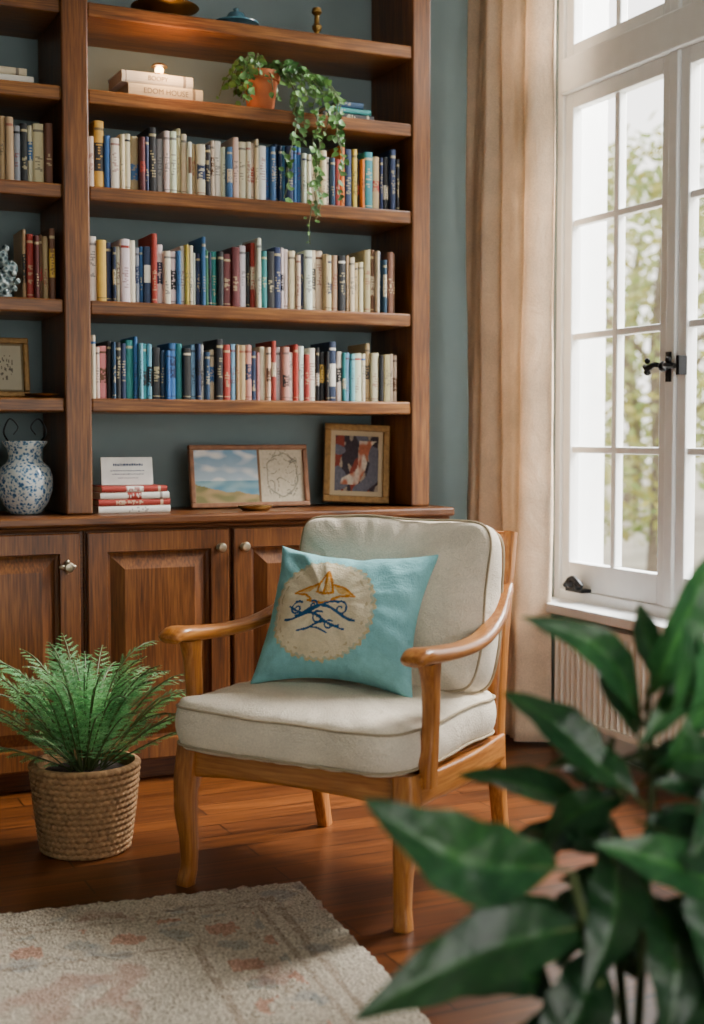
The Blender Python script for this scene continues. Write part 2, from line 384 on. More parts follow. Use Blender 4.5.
# ------------------------------------------------------------------ books
CODE={'w':'#ece8de','c':'#dccfb2','t':'#b89c76','b':'#6d4a30','r':'#a8382c','o':'#dd7a30','y':'#dcb24c','n':'#22345a','u':'#3a70ac','l':'#7ab0cc','e':'#2f8a8a','g':'#3f7350','k':'#202126','s':'#8d9297','p':'#cf8e88','m':'#642a2c','q':'#25486a'}
def book_mesh(w,h,d,col,acc,acc2,rr=R,blank=False):
    b=MB(); pg=lin('#d9ceb6'); t=.0022
    b.box(-w/2,-w/2+t,.003,d,0,h,col=col); b.box(w/2-t,w/2,.003,d,0,h,col=col)
    b.box(-w/2+t,w/2-t,.004,d-.004,.003,h-.003,col=pg)
    acc=mixc(acc,col,.25)
    zs=[0,h*.05,h*.065]
    rows=[col,acc if rr.random()<.35 else col]
    t0=h*rr.uniform(.18,.42); t1=min(h*.84,t0+h*rr.uniform(.2,.42))
    zs.append(t0); rows.append(col)
    blk=rr.random()<.28 and not blank; plainb=rr.random()<.15 or blank
    n=int((t1-t0)/.0042)
    for i in range(n): zs.append(t0+(t1-t0)*(i+1)/n); rows.append(('T',i%2==0 or rr.random()<.3))
    if t1<h*.86: zs.append(h*.86); rows.append(col)
    zs.append(zs[-1]+h*.04); rows.append(acc if rr.random()<.45 else (acc2 if rr.random()<.2 else col))
    zs.append(h); rows.append(col)
    xs=[-w/2,-w*.36,-w*.14,w*.10,w*.34,w/2]; ys=[.003,-.001,-.0025,-.0025,-.001,.003]
    vs=[(xs[i],ys[i],zz) for zz in zs for i in range(6)]; fs=[];cs=[]
    for j,rw in enumerate(rows):
        for i in range(5):
            fs.append((j*6+i,j*6+i+1,(j+1)*6+i+1,(j+1)*6+i)); cc=rw
            if isinstance(rw,tuple) and rw[0]=='T':
                base=acc2 if blk else col; ink=col if blk else acc; cc=base
                if (not plainb) and rw[1] and i in(1,2,3) and rr.random()<(.8 if i==2 else .4): cc=mixc(base,ink,.75)
            cs.append(cc)
    b.add(vs,fs,0,cs)
    b.add([(xs[i],ys[i],h) for i in range(6)],[(0,1,2,3,4,5)],0,mul(col,.8)); b.add([(xs[i],ys[i],0) for i in range(6)],[(5,4,3,2,1,0)],0,mul(col,.8))
    return b
CN={'w':'white','c':'cream','t':'tan','b':'brown','r':'red','o':'orange','y':'yellow','n':'navy','u':'blue','l':'light blue','e':'teal','g':'green','k':'black','s':'grey','p':'pink','m':'maroon','q':'dark blue'}
def jit(c,a=.12): return tuple(max(0,min(1,x*R.uniform(1-a,1+a))) for x in c)
def book_row(x0,x1,z,code,group,hmin,hmax,heights=None):
    ws=[R.choice([.7,.8,.9,1,1.1,1.3,1.5])*R.uniform(.9,1.1) for _ in code]; S=sum(ws); x=x0; hb=R.uniform(hmin,hmax)
    for i,ch in enumerate(code):
        w=ws[i]/S*(x1-x0)
        col=jit(lin(CODE[ch])); dark=sum(col)<.6
        acc=lin('#d9c99a') if dark else (lin('#3b3b42') if R.random()<.7 else lin('#8a3028'))
        acc2=lin(CODE[R.choice('wcyrk')]) if dark else lin(CODE[R.choice('nrkub')])
        if R.random()<.55: hb=R.uniform(hmin,hmax)
        h=hb+R.uniform(-.003,.003)
        if R.random()<.12: h=hmax+R.uniform(0,.014)
        m=book_mesh(w-.0012,h,R.uniform(.13,.17),col,acc,acc2)
        o=m.obj('book',M_attr,smooth=False,recalc=False,loc=(x+w/2,YU+.03+R.uniform(0,.022),z+.0005))
        tag(o,'%s hardback book standing upright with printed spine'%CN[ch],'book',group); x+=w
book_row(XB1+.006,2.14,SH[2],'cyuwcctmnkswwtcwtckcwwucccccwuunnunuuwwcwcwqronykoetnknk','books on the second book shelf',.155,.20)
book_row(XB1+.006,2.13,SH[1],'wynnwwwsunrwwwuwycwnugnekmmwkrweknwwccnwcctctktctctbcqqbb','books on the third book shelf',.17,.215)
book_row(XB1+.006,2.14,SH[0],'ccpkqkneulelkquueklnwqckrlttpnpwcrwpwrwrwkkknwellcctcktcc','books on the fourth book shelf',.155,.19)
book_row(.45,.945,SH[2],'wckuynbuqnlbkqttskccb','books on the upper side shelf',.165,.20)
book_row(.85,.95,SH[1],'trmbtb','books on the lower side shelf',.185,.215)

M_ink=plain('dark_ink',lin('#75675a'),.7)
def flat_stack(x0,w,z,y,items,group,titles=None):
    for k,(ln,th,ch,off,rot,dep) in enumerate(items):
        col=lin(CODE[ch]); dark=sum(col)<.6
        m=book_mesh(th,ln,dep,col,lin('#e0d4b0') if dark else lin('#5a4a44'),lin(CODE['w' if dark else 'r']),blank=bool(titles))
        o=m.obj('book',M_attr,smooth=False,recalc=False)
        o.matrix_world=Matrix.Translation((x0+off+ln/2,y,z+th/2+.0004))@Matrix.Rotation(rot,4,'Z')@Matrix.Rotation(math.pi/2,4,'Y')@Matrix.Translation((0,0,-ln/2))
        tag(o,'%s hardback book lying flat in a small stack'%CN[ch],'book',group)
        if titles:
            cu=bpy.data.curves.new('title_curve','FONT'); cu.body=titles[k]; cu.size=th*.56; cu.extrude=.0003; cu.align_x='CENTER'; cu.align_y='CENTER'
            tmp=bpy.data.objects.new('title_tmp',cu); link_(tmp); bpy.context.view_layer.update()
            me=bpy.data.meshes.new_from_object(tmp.evaluated_get(bpy.context.evaluated_depsgraph_get()))
            bpy.data.objects.remove(tmp,do_unlink=True); bpy.data.curves.remove(cu)
            me.materials.clear(); me.materials.append(M_ink)
            t=bpy.data.objects.new('spine_title',me); link_(t); t.parent=o
            t.matrix_local=Matrix.Translation((0,-.0032,ln*.5))@Matrix.Rotation(-math.pi/2,4,'Y')@Matrix.Rotation(math.pi/2,4,'X')
        z+=th+.0006
    return z
zt=flat_stack(1.165,.25,SH[3],4.21,[(.245,.042,'c',.022,0,.17),(.235,.036,'w',.0,.02,.16)],'books lying on the top shelf',['EDOM HOUSE','BOOPY'])
flat_stack(1.86,.2,SH[3],4.22,[(.19,.022,'k',0,0,.15),(.17,.018,'e',.01,.03,.14),(.10,.02,'q',.05,-.05,.12)],'dark books lying on the top shelf')
flat_stack(.62,.25,SH[3],4.21,[(.27,.025,'w',0,0,.17),(.24,.022,'c',.01,.02,.16)],'pale books lying on the side shelf')
zs=flat_stack(1.075,.24,CT,4.20,[(.235,.024,'w',0.0,0,.17),(.235,.020,'r',.0,.01,.17),(.225,.022,'w',.006,-.015,.16),(.215,.019,'r',.01,.015,.16)],'red and white books stacked on the worktop')

lp=thing('shelf_lamp','tiny glowing lamp with metal cap on stacked books','lamp',(1.30,4.25,zt+.001))
b=MB(); b.lathe([(.001,0),(.03,0),(.03,.005),(.012,.009),(.001,.010)],n=20); b.obj('lamp_base',M_brass,parent=lp)
mm,nt,pb=nmat('lamp_glow'); pb.inputs['Base Color'].default_value=(1,.6,.25,1); pb.inputs['Emission Color'].default_value=(1,.5,.18,1); pb.inputs['Emission Strength'].default_value=22
b=MB(); b.sphere((0,0,.020),.014); b.obj('bulb',mm,parent=lp)
b=MB(); b.lathe([(.001,.043),(.016,.040),(.026,.032),(.027,.030),(.001,.034)],n=20); b.obj('lamp_cap',M_nickel,parent=lp)
L=bpy.data.lights.new('shelf_glow','POINT'); L.energy=2.6; L.color=(1,.50,.18); L.shadow_soft_size=.025
lo=bpy.data.objects.new('shelf_glow',L); link_(lo); lo.location=(1.32,4.13,zt+.04)

o=MB(); o.lathe([(.001,0),(.035,0),(.04,.006),(.085,.03),(.11,.045),(.105,.047),(.08,.035),(.03,.012),(.001,.012)],n=36)
x=o.obj('metal_bowl',M_brass,loc=(1.33,4.28,SH[4]+.001)); tag(x,'shallow aged metal bowl on the highest shelf','bowl')
th=thing('ornament_dish','small blue glazed dish with a rounded lid','ornament',(1.57,4.27,SH[4]+.001))
M_blueg=plain('blue_glaze',lin('#4f7f92'),.2,vary=.25)
b=MB(); b.lathe([(.001,0),(.03,0),(.055,.015),(.075,.02),(.075,.024),(.05,.022),(.001,.02)],n=28); b.obj('dish',M_blueg,parent=th)
b=MB(); b.lathe([(.001,.022),(.035,.022),(.038,.035),(.025,.055),(.008,.062),(.01,.07),(.001,.075)],n=24); b.obj('lid',M_blueg,parent=th)
b=MB(); b.lathe([(.001,0),(.026,0),(.028,.008),(.012,.014),(.008,.03),(.016,.04),(.018,.05),(.009,.06),(.008,.085),(.018,.095),(.014,.11),(.001,.115)],n=24)
x=b.obj('candlestick',M_brass,loc=(1.86,4.27,SH[4]+.001)); tag(x,'small turned brass candlestick on the highest shelf','candlestick')

# trailing plant
tp=thing('trailing_plant','trailing green vine in a terracotta pot on a shelf','plant',(1.645,4.245,SH[3]+.001))
b=MB(); b.lathe([(.001,0),(.042,0),(.044,.004),(.056,.095),(.056,.098),(.064,.098),(.064,.128),(.058,.128),(.054,.11),(.001,.108)],n=32); b.obj('pot',M_terra,parent=tp)
b=MB(); b.lathe([(.001,.105),(.053,.105),(.05,.114),(.001,.118)],n=24); b.obj('soil',M_soil,parent=tp)
RV=random.Random(5)
bl=MB(); bs=MB()
def small_leaf(mb,p,d,s,up=None,col=(1,1,1)):
    d=Vector(d).normalized(); n=Vector((RV.uniform(-.6,.6),-1,RV.uniform(-.2,.9))); n=(n-n.dot(d)*d).normalized(); w=d.cross(n)
    mb.add([p,p+d*s*.25+w*s*.4,p+d*s*.65+w*s*.34,p+d*s*1.1,p+d*s*.65-w*s*.34,p+d*s*.25-w*s*.4,p+d*s*.5-n*s*.08],
           [(0,6,1),(1,6,2),(2,6,3),(3,6,4),(4,6,5),(5,6,0)],0,col)
def vine(pts,dens=.011,ls=.024,spread=.012):
    P=[Vector(p) for p in pts]; bs.sweep(P,[.0016]*len(P),n=5,sub=4)
    for i in range(len(P)-1):
        n=max(1,int((P[i+1]-P[i]).length/dens))
        for k in range(n):
            p=P[i].lerp(P[i+1],(k+RV.random())/n)+Vector([RV.uniform(-spread,spread) for _ in range(3)])
            d=Vector((RV.uniform(-1,1),RV.uniform(-.8,.1),RV.uniform(-1.1,.4)))
            small_leaf(bl,p,d,ls*RV.uniform(.6,1.25),col=(RV.uniform(.6,1.4),)*3)
for k in range(22):
    a=RV.uniform(0,2*math.pi); r=RV.uniform(.05,.12); h=RV.uniform(.12,.175)
    vine([(0,0,.115),(.5*r*math.cos(a),.5*r*math.sin(a),h),(r*math.cos(a),r*math.sin(a)*.8-.01,h-.01),(1.3*r*math.cos(a),r*math.sin(a)*.9-.02,h-.06-RV.random()*.03)],.014)
ends=[(.10,-.30),(.14,-.33),(.17,-.10),(.19,-.24),(.22,-.02),(.12,-.12),(.215,-.20),(.165,-.36),(.245,-.12),(.08,-.02),(.07,-.22),(.235,-.30)]
for (ex,ez) in ends:
    y=-.10-RV.uniform(0,.035)
    pts=[(0,0,.115),(.04,-.03,.155),(ex*.7,-.08,.12),(ex*.95+.01,y,.05)]
    z=.05; xx=ex
    while z>ez: 
        z-=.05; xx+=RV.uniform(-.018,.018); pts.append((xx,y+RV.uniform(-.008,.008),max(z,ez)))
    vine(pts,.0165,.026,.010)
pts=[(.12,-.11,-.24),(.135,-.11,-.32),(.125,-.112,-.38),(.13,-.112,-.44)]; vine(pts,.026,.022)
for ex in(-.09,-.075): vine([(0,0,.115),(ex*.7,-.03,.15),(ex,-.08,.08),(ex,-.10,.03),(ex*1.1,-.105,-.0)],.012)
bs.obj('vine_stems',M_stem,parent=tp); bl.obj('vine_leaves',M_vine,parent=tp,recalc=False,smooth=False)

# picture frames
def frame(name,label,loc,rot,w,h,fw,mat,func,nx,nz,depth=.02):
    f=thing(name,label,'picture frame',loc,rot)
    b=MB()
    for (x0,x1,z0,z1) in [(-w/2,w/2,0,fw),(-w/2,w/2,h-fw,h),(-w/2,-w/2+fw,fw,h-fw),(w/2-fw,w/2,fw,h-fw)]:
        b.box(x0,x1,-depth,0,z0,z1)
    b.obj('frame_moulding',mat,parent=f,smooth=False,bevel=.004)
    b=MB(); b.paint(-w/2+fw,w/2-fw,fw,h-fw,-depth*.45,nx,nz,func); b.obj('picture',M_attr_m,parent=f,smooth=False,recalc=False)
    b=MB(); b.box(-w/2+fw*.5,w/2-fw*.5,-depth*.35,-.001,fw*.5,h-fw*.5); b.obj('backing',M_leather,parent=f,smooth=False)
    return f
def land(u,v):
    if .575<u<.60: return lin('#7a5b3e')
    if u<.575:
        x=u/.575; nn=noise.noise((x*4,v*7,3))
        hor=.42
        if v>hor:
            t=(v-hor)/(1-hor); c=mixc(lin('#b9cdd8'),lin('#7ba3c2'),t)
            return mixc(c,lin('#e9e9e6'),max(0,min(1,(nn+.05)*2.2)))
        dune=.30-.16*x+.05*noise.noise((x*5,0,2))+(.18*max(0,.35-x))
        if v>dune: return mixc(lin('#5e93ad'),lin('#9dc0c6'),max(0,min(1,nn+.5)))
        return mixc(lin('#b79a6d'),lin('#7e7a4d'),max(0,min(1,nn*2+.5)))
    x=(u-.6)/.4; c=lin('#c9bda4'); d=math.hypot((x-.5),(v-.52)*.9)
    a=noise.noise((x*5,v*5,8)); 
    if abs(a)<.035 and d<.45: return lin('#7a7468')
    if abs(d-.36-.05*a)<.012: return lin('#8a8474')
    return mul(c,1+.15*noise.noise((x*20,v*20,1)))
frame('picture_frame','wide brown frame with beach scene and line drawing',(1.64,4.34,CT+.002),(math.radians(-9),0,math.radians(1)),.435,.215,.017,M_leather,land,130,60)
def absf(u,v):
    if u<.09 or u>.91 or v<.08 or v>.92: return lin('#cbb794')
    c=lin('#3b3138'); a=noise.noise((u*3+4,v*3,2)); b_=noise.noise((u*5,v*2+7,5)); e_=noise.noise((u*9,v*5,11))
    if abs((u-.55)-.45*(v-.5)+.16*a)<.13 and .18<v<.85: c=mixc(lin('#d7cbb8'),lin('#b7694a'),max(0,min(1,.5+e_*3)))
    elif a>.12: c=lin('#6a6a76')
    elif b_>.15: c=lin('#8c3d2e')
    elif e_>.2: c=lin('#a39482')
    return mul(c,1+.3*noise.noise((u*25,v*25,1)))
frame('picture_frame','gilt frame with dark abstract painting leaning on wall',(2.035,4.335,CT+.008),(math.radians(-13),math.radians(2.5),math.radians(-20)),.235,.285,.024,M_gold,absf,70,80)
def cert(u,v):
    c=lin('#c9bfa5')
    if .2<u<.8 and .25<v<.75:
        if noise.noise((u*30,v*12,1))>.2: return lin('#6f665a')
    if min(u,1-u,v,1-v)<.05: return lin('#8c7a5c')
    return c
frame('picture_frame','small gilt frame with a faded print',(.79,4.33,SH[0]+.002),(math.radians(-9),0,0),.20,.19,.018,M_gold,cert,50,45)
cd=thing('card_sign','small cream card with printed lines on a book stack','card',(1.185,4.26,zs+.001),(math.radians(-7),0,0))
b=MB(); b.box(-.085,.085,-.005,0,0,.090); b.obj('card',plain('card_stock',lin('#d9d9d2'),.7),parent=cd,smooth=False,bevel=.001)
b=MB(); RR=random.Random(3); ink=lin('#4f6078')
for (zz,hh,x0,x1) in [(.062,.009,-.045,.05),(.045,.003,-.055,.058),(.034,.003,-.05,.05),(.022,.002,-.03,.03)]:
    x=x0
    while x<x1:
        w=RR.uniform(.003,.008); b.box(x,x+w,-.0058,-.0048,zz,zz+hh*RR.uniform(.7,1),col=ink); x+=w+.002
b.obj('print',M_attr_m,parent=cd,smooth=False)
b=MB(); b.lathe([(.001,0),(.045,0),(.058,.010),(.062,.016),(.058,.016),(.04,.007),(.001,.006)],n=30)
x=b.obj('trinket_dish',M_brass,loc=(1.60,4.19,CT+.001)); x.scale=(1,.6,1); tag(x,'small oval brass trinket dish on the worktop','dish')
b=MB(); b.lathe([(.001,0),(.02,0),(.05,.008),(.055,.012),(.05,.012),(.001,.005)],n=30)
x=b.obj('trinket_dish',M_brass,loc=(.905,4.22,SH[0]+.001)); tag(x,'tiny brass dish beside a framed print','dish')

# vase
mv,nt,pb=nmat('blue_white_glaze'); tc=N(nt,'ShaderNodeTexCoord')
vo=N(nt,'ShaderNodeTexVoronoi',Scale=95.0); nn=N(nt,'ShaderNodeTexNoise',Scale=38.0,Detail=4.0,Distortion=2.5)
nt.links.new(tc.outputs['Object'],vo.inputs['Vector']); nt.links.new(tc.outputs['Object'],nn.inputs['Vector'])
r1=ramp(nt,[(.39,lin('#3a628c')),(.50,lin('#93aec2')),(.56,lin('#d5dad8'))]); sb=N(nt,'ShaderNodeMath',operation='MULTIPLY_ADD'); sb.inputs[1].default_value=.45
nt.links.new(vo.outputs['Distance'],sb.inputs[0]); ng=N(nt,'ShaderNodeMath',operation='MULTIPLY'); ng.inputs[1].default_value=.62; nt.links.new(nn.outputs['Fac'],ng.inputs[0]); nt.links.new(ng.outputs[0],sb.inputs[2])
nt.links.new(sb.outputs[0],r1.inputs[0]); nt.links.new(r1.outputs[0],pb.inputs['Base Color']); pb.inputs['Roughness'].default_value=.15
va=thing('vase','round white vase with blue floral pattern and wire handles','vase',(.862,4.28,CT+.001))
b=MB(); b.lathe([(.001,0),(.042,0),(.05,.006),(.070,.035),(.086,.08),(.087,.115),(.076,.148),(.055,.165),(.050,.18),(.054,.205),(.070,.225),(.070,.231),(.062,.231),(.046,.20),(.001,.19)],n=48); b.obj('vase_body',mv,parent=va)
b=MB()
for s in(-1,1):
    b.sweep([(s*.05,0,.228),(s*.066,-.01,.26),(s*.045,0,.30),(s*.02,0,.275),(s*.035,0,.25)],[.003,.003,.0025,.002,.002],n=6,ref=(0,1,0))
b.obj('wire_handles',M_iron,parent=va)
og=thing('shell_ornament','mottled dark silver shell ornament beside books','ornament',(.79,4.24,SH[1]+.001))
m_,nt,pb=nmat('shell_glaze'); tc=N(nt,'ShaderNodeTexCoord'); vo=N(nt,'ShaderNodeTexVoronoi',Scale=70.0); nt.links.new(tc.outputs['Object'],vo.inputs['Vector'])
r1=ramp(nt,[(.1,lin('#27343c')),(.4,lin('#5e7479')),(.75,lin('#c2cfcd'))]); nt.links.new(vo.outputs['Distance'],r1.inputs[0]); nt.links.new(r1.outputs[0],pb.inputs['Base Color']); pb.inputs['Roughness'].default_value=.25; bump(nt,pb,vo.outputs['Distance'],.8,.01); M_sh=m_
b=MB(); b.sphere((0,0,.05),.046,sc=(1,.7,1)); b.sphere((.024,-.01,.09),.026,sc=(1,.8,1)); b.sphere((-.03,0,.09),.022); b.sphere((.0,-.01,.125),.02); b.sphere((.012,-.01,.15),.012)
for k in range(9):
    a=k*.7; b.sphere((.042*math.cos(a),-.03,.05+.035*math.sin(a)),.010)
b.lathe([(.001,0),(.035,0),(.03,.012),(.001,.014)],n=20)
b.obj('shell_body',M_sh,parent=og)

# ------------------------------------------------------------------ armchair
CH_LOC=(1.416,3.034,0); CH_ROT=math.radians(-55.5)
ch=thing('armchair','honey-wood armchair with cream linen cushions by the window','armchair',CH_LOC,(0,0,CH_ROT))
for s in(-1,1):
    b=MB(); b.sweep([(s*.298,-.272,.345),(s*.303,-.278,.28),(s*.305,-.286,.20),(s*.298,-.284,.11),(s*.297,-.284,.05),(s*.302,-.290,.012),(s*.303,-.291,0)],
        [(.027,.027),(.028,.028),(.024,.024),(.019,.019),(.0175,.0175),(.019,.019),(.019,.019)],n=16,e=5); b.obj('leg',M_chairz,parent=ch)
    b=MB(); b.sweep([(s*.275,.315,0),(s*.275,.285,.12),(s*.278,.255,.28),(s*.28,.250,.42),(s*.282,.275,.62),(s*.284,.325,.85)],
        [(.017,.020),(.018,.022),(.019,.027),(.019,.027),(.018,.024),(.015,.018)],n=16,e=4); b.obj('leg',M_chairz,parent=ch)
    b=MB(); b.sweep([(s*.326,-.222,.312),(s*.327,-.221,.35),(s*.330,-.214,.45),(s*.332,-.218,.53),(s*.332,-.226,.595)],
        [(.017,.024),(.017,.024),(.016,.020),(.017,.021),(.021,.028)],n=16,e=4.5); b.obj('arm_post',M_chairz,parent=ch)
    b=MB(); b.sweep([(s*.334,-.315,.602),(s*.334,-.307,.608),(s*.334,-.275,.615),(s*.334,-.20,.608),(s*.332,-.06,.602),(s*.326,.06,.610),(s*.313,.17,.640),(s*.300,.25,.69),(s*.296,.285,.715)],
        [(.020,.009),(.031,.015),(.036,.019),(.034,.018),(.029,.016),(.026,.015),(.024,.015),(.020,.015),(.014,.010)],n=20,e=2.8); b.obj('armrest',M_chairy,parent=ch)
    b=MB(); b.sweep([(s*.312,-.262,.305),(s*.310,0,.302),(s*.290,.25,.305)],[(.015,.034)]*3,ref=(1,0,0),n=16,e=6); b.obj('side_rail',M_chairy,parent=ch)
b=MB(); b.sweep([(-.295,-.272,.305),(-.15,-.280,.312),(0,-.283,.314),(.15,-.280,.312),(.295,-.272,.305)],[(.013,.038),(.013,.032),(.013,.030),(.013,.032),(.013,.038)],ref=(0,1,0),n=16,e=6); b.obj('front_rail',M_chairx,parent=ch)
b=MB(); b.sweep([(-.278,.253,.305),(.278,.253,.305)],(.012,.033),ref=(0,1,0),n=16,e=6,sub=2); b.obj('back_rail',M_chairx,parent=ch)
b=MB(); b.sweep([(-.282,.318,.82),(0,.335,.83),(.282,.318,.82)],(.012,.030),ref=(0,1,0),n=16,e=6); b.obj('top_rail',M_chairx,parent=ch)
for x in(-.18,-.06,.06,.18):
    b=MB(); b.sweep([(x,.253,.32),(x,.28,.60),(x,.327,.81)],(.018,.006),n=12,e=5); b.obj('back_slat',M_chairz,parent=ch)
b=MB(); b.box(-.295,.295,-.262,.245,.315,.338); b.obj('seat_deck',M_chairx,parent=ch,smooth=False)
def cushion(w,d,h,crown,name,xf,ex=7,seed=1,puck=0,k=.006):
    b=MB(); b.xf=xf; n=132
    rings=[(0.02,-1),(.2,-1),(.4,-1),(.6,-1),(.75,-1),(.86,-1),(.94,-1),(.98,-1),(1.0,-.9),(1.014,-.5),(1.022,0),(1.014,.5),(1.0,.9),(.98,1),(.94,1),(.86,1),(.75,1),(.6,1),(.4,1),(.2,1),(.02,1)]
    def P(th,s,zz):
        c,sn=math.cos(th),math.sin(th); r=(abs(c)**ex+abs(sn)**ex)**(-1/ex)
        x=c*r*w/2*s; y=sn*r*d/2*s
        if abs(zz)==1:
            q=min(1,max(abs(c*r*s),abs(sn*r*s))); z=zz*(h/2+crown*(1-q**2.2))
            if q>.9: z-=zz*.010*((q-.9)/.1)**2
            if q>.7: z+=.005*(math.sin(th*29+seed)+.6*math.sin(th*47))*((q-.7)/.3)*(1-((q-.7)/.3)**2)*zz*puck
        else: z=zz*(h/2-.012)
        wr=.0035*abs(noise.noise((x*9+y*5+seed,y*13-x*4,seed)))
        return (x+noise.noise((x*6+seed,y*6,z*6))*k,y+noise.noise((x*6,y*6+seed,z*6))*k,z+noise.noise((x*5,y*5,z*5+seed))*k*1.8-wr*2*zz)
    vs=[P(2*math.pi*j/n,s,zz) for (s,zz) in rings for j in range(n)]
    K=len(rings); fs=[(i*n+j,i*n+(j+1)%n,(i+1)*n+(j+1)%n,(i+1)*n+j) for i in range(K-1) for j in range(n)]
    fs.append(tuple(range(n))[::-1]); fs.append(tuple(range((K-1)*n,K*n))); b.add(vs,fs)
    o=b.obj(name,M_cush,parent=ch,angle=75)
    sm=o.modifiers.new('s','SUBSURF'); sm.levels=1; sm.render_levels=1
    p=MB(); p.xf=xf
    for zz in(-1,1):
        pts=[]
        for j in range(80):
            x,y,z=P(2*math.pi*j/80,1.0,.9*zz); pts.append((x*1.002,y*1.002,zz*(h/2-.008)+.5*(z-zz*(h/2-.012))))
        p.sweep(pts,.0032,ref=(0,0,1),n=8,sub=2,closed=True)
    p.obj('piping',M_pipe,parent=o)
    return o
cushion(.635,.585,.108,.028,'seat_cushion',Matrix.Translation((-.006,-.055,.400)),ex=8,seed=2,puck=1,k=.007)
cushion(.555,.435,.120,.052,'back_cushion',Matrix.Translation((.020,.180,.664))@Matrix.Rotation(math.radians(90-14),4,'X'),ex=8,seed=7,puck=1.6,k=.011)

# pillow
RP=MB()
w=.44; hh_=.385; n=210
def inpoly(x,z,P):
    c=False;j=len(P)-1
    for i in range(len(P)):
        if (P[i][1]>z)!=(P[j][1]>z) and x<(P[j][0]-P[i][0])*(z-P[i][1])/(P[j][1]-P[i][1])+P[i][0]: c=not c
        j=i
    return c
def segd(px,pz,P):
    best=9
    for (a,b_) in zip(P[:-1],P[1:]):
        dx,dz=b_[0]-a[0],b_[1]-a[1]; t=max(0,min(1,((px-a[0])*dx+(pz-a[1])*dz)/(dx*dx+dz*dz+1e-9)))
        best=min(best,math.hypot(px-a[0]-dx*t,pz-a[1]-dz*t))
    return best
# winged sail figure: outline strokes plus small filled wings
SAIL=[[(.004,.104),(.020,.070),(.030,.040),(.006,.034),(-.014,.040),(-.008,.072),(.004,.104)],
      [(.004,.104),(.006,.036)],[(.026,.062),(.056,.056),(.088,.034),(.050,.032),(.030,.022)],
      [(-.010,.062),(-.036,.056),(-.080,.036),(-.044,.032),(-.026,.020)],[(-.034,.016),(.004,.010),(.040,.018)]]
WING=[[(.028,.058),(.060,.052),(.082,.036),(.046,.038)],[(-.014,.058),(-.040,.052),(-.072,.038),(-.036,.040)],[(.006,.090),(.018,.062),(.022,.042),(.008,.040)]]
WV=[]
for (z0,x0,x1,a,k,ph,tk) in [(.000,-.088,.050,.012,44,0,.0026),(-.016,-.060,.098,.013,38,1.2,.0036),(-.034,-.094,.060,.010,50,2.4,.0032),(-.052,-.040,.074,.008,54,.6,.0027),(-.066,-.050,.030,.006,60,2,.0024)]:
    m_=26; WV.append(([(x0+(x1-x0)*i/m_, z0+a*math.sin(k*(x0+(x1-x0)*i/m_)+ph)+.008*math.sin(17*(x0+(x1-x0)*i/m_)+ph)) for i in range(m_+1)],tk))
for (cx_,cz_,r0,d_) in [(-.062,-.006,.021,1),(.058,.000,.020,-1),(.004,-.028,.018,1),(-.014,.004,.012,-1),(.034,-.044,.013,1)]:
    WV.append(([(cx_+d_*(r0*(1-i/22))*math.cos(i*.45+1),cz_+(r0*(1-i/22))*math.sin(i*.45+1)) for i in range(18)],.0024))
TEAL=lin('#8dccd1')
def pill(u,v):
    x=(u-.5)*w; z=(v-.5)*hh_
    nz=noise.noise((x*60,z*60,2)); base=mul(TEAL,1+.10*nz+.10*noise.noise((x*12,z*12,5)))
    cx,cz=x+.022,z+.013; d=math.hypot(cx,cz*1.02); an=math.atan2(cz,cx)
    dd=d+.0040*nz+.0030*math.sin(an*44)
    if dd>.146: return base
    if dd>.137: return mixc(lin('#d3c096'),TEAL,.3 if nz>0 else .0)
    c=mul(lin('#e8d9b8'),1+.08*nz)
    if d<.13:
        if any(inpoly(cx,cz,P_) for P_ in WING): c=mixc(lin('#e0a347'),lin('#edcb8d'),.5+.5*nz)
        for P_ in SAIL:
            if segd(cx,cz,P_)<.0032*(1+.4*nz): c=lin('#d58a2c')
        for P_,th in WV:
            xs_=[p[0] for p in P_]; zs_=[p[1] for p in P_]
            if min(xs_)-.01<cx<max(xs_)+.01 and min(zs_)-.01<cz<max(zs_)+.01 and segd(cx,cz,P_)<th*(1+.4*nz): c=lin('#2b5a86')
    if .120<d<.126 and nz>.1: c=mixc(c,lin('#b9a27a'),.6)
    return c
def outline(u,v):
    a=2*u-1;c=2*v-1
    x=a*w/2*(1-.13*(1-c*c)*abs(a)**1.5); z=c*hh_/2*(1-.19*(1-a*a)*abs(c)**1.5)
    e=max(0,(1-a*a)*(1-c*c))
    t=.122*e**.50
    k=min(1,e*6)
    ang=math.atan2(c,a); rad_=math.hypot(a,c)
    t+=k*(.006*noise.noise((x*12,z*12,1))+.004*noise.noise((x*22+z*14,z*9,4)))
    t+=.012*k*rad_*noise.noise((ang*4.5,rad_*1.2,7))
    t-=.018*math.exp(-((a-.15)**2/.05))*max(0,c-.35)*k
    return x,z,max(t,0)
vs=[];fs=[];cs=[]
for j in range(n+1):
    for i in range(n+1):
        x,z,t=outline(i/n,j/n); vs.append((x,-t,z))
for j in range(n):
    for i in range(n):
        a=j*(n+1)+i; fs.append((a,a+1,a+n+2,a+n+1)); cs.append(pill((i+.5)/n,(j+.5)/n))
RP.add(vs,fs,0,cs)
n2=40; vs=[];fs=[]
for j in range(n2+1):
    for i in range(n2+1):
        x,z,t=outline(i/n2,j/n2); vs.append((x,t*.4,z))
for j in range(n2):
    for i in range(n2):
        a=j*(n2+1)+i; fs.append((a,a+n2+1,a+n2+2,a+1))
RP.add(vs,fs,0,TEAL)
pil=RP.obj('throw_pillow',M_pillow,angle=180,recalc=False)
tag(pil,'pale turquoise pillow with cream circle and golden nautical emblem','pillow')
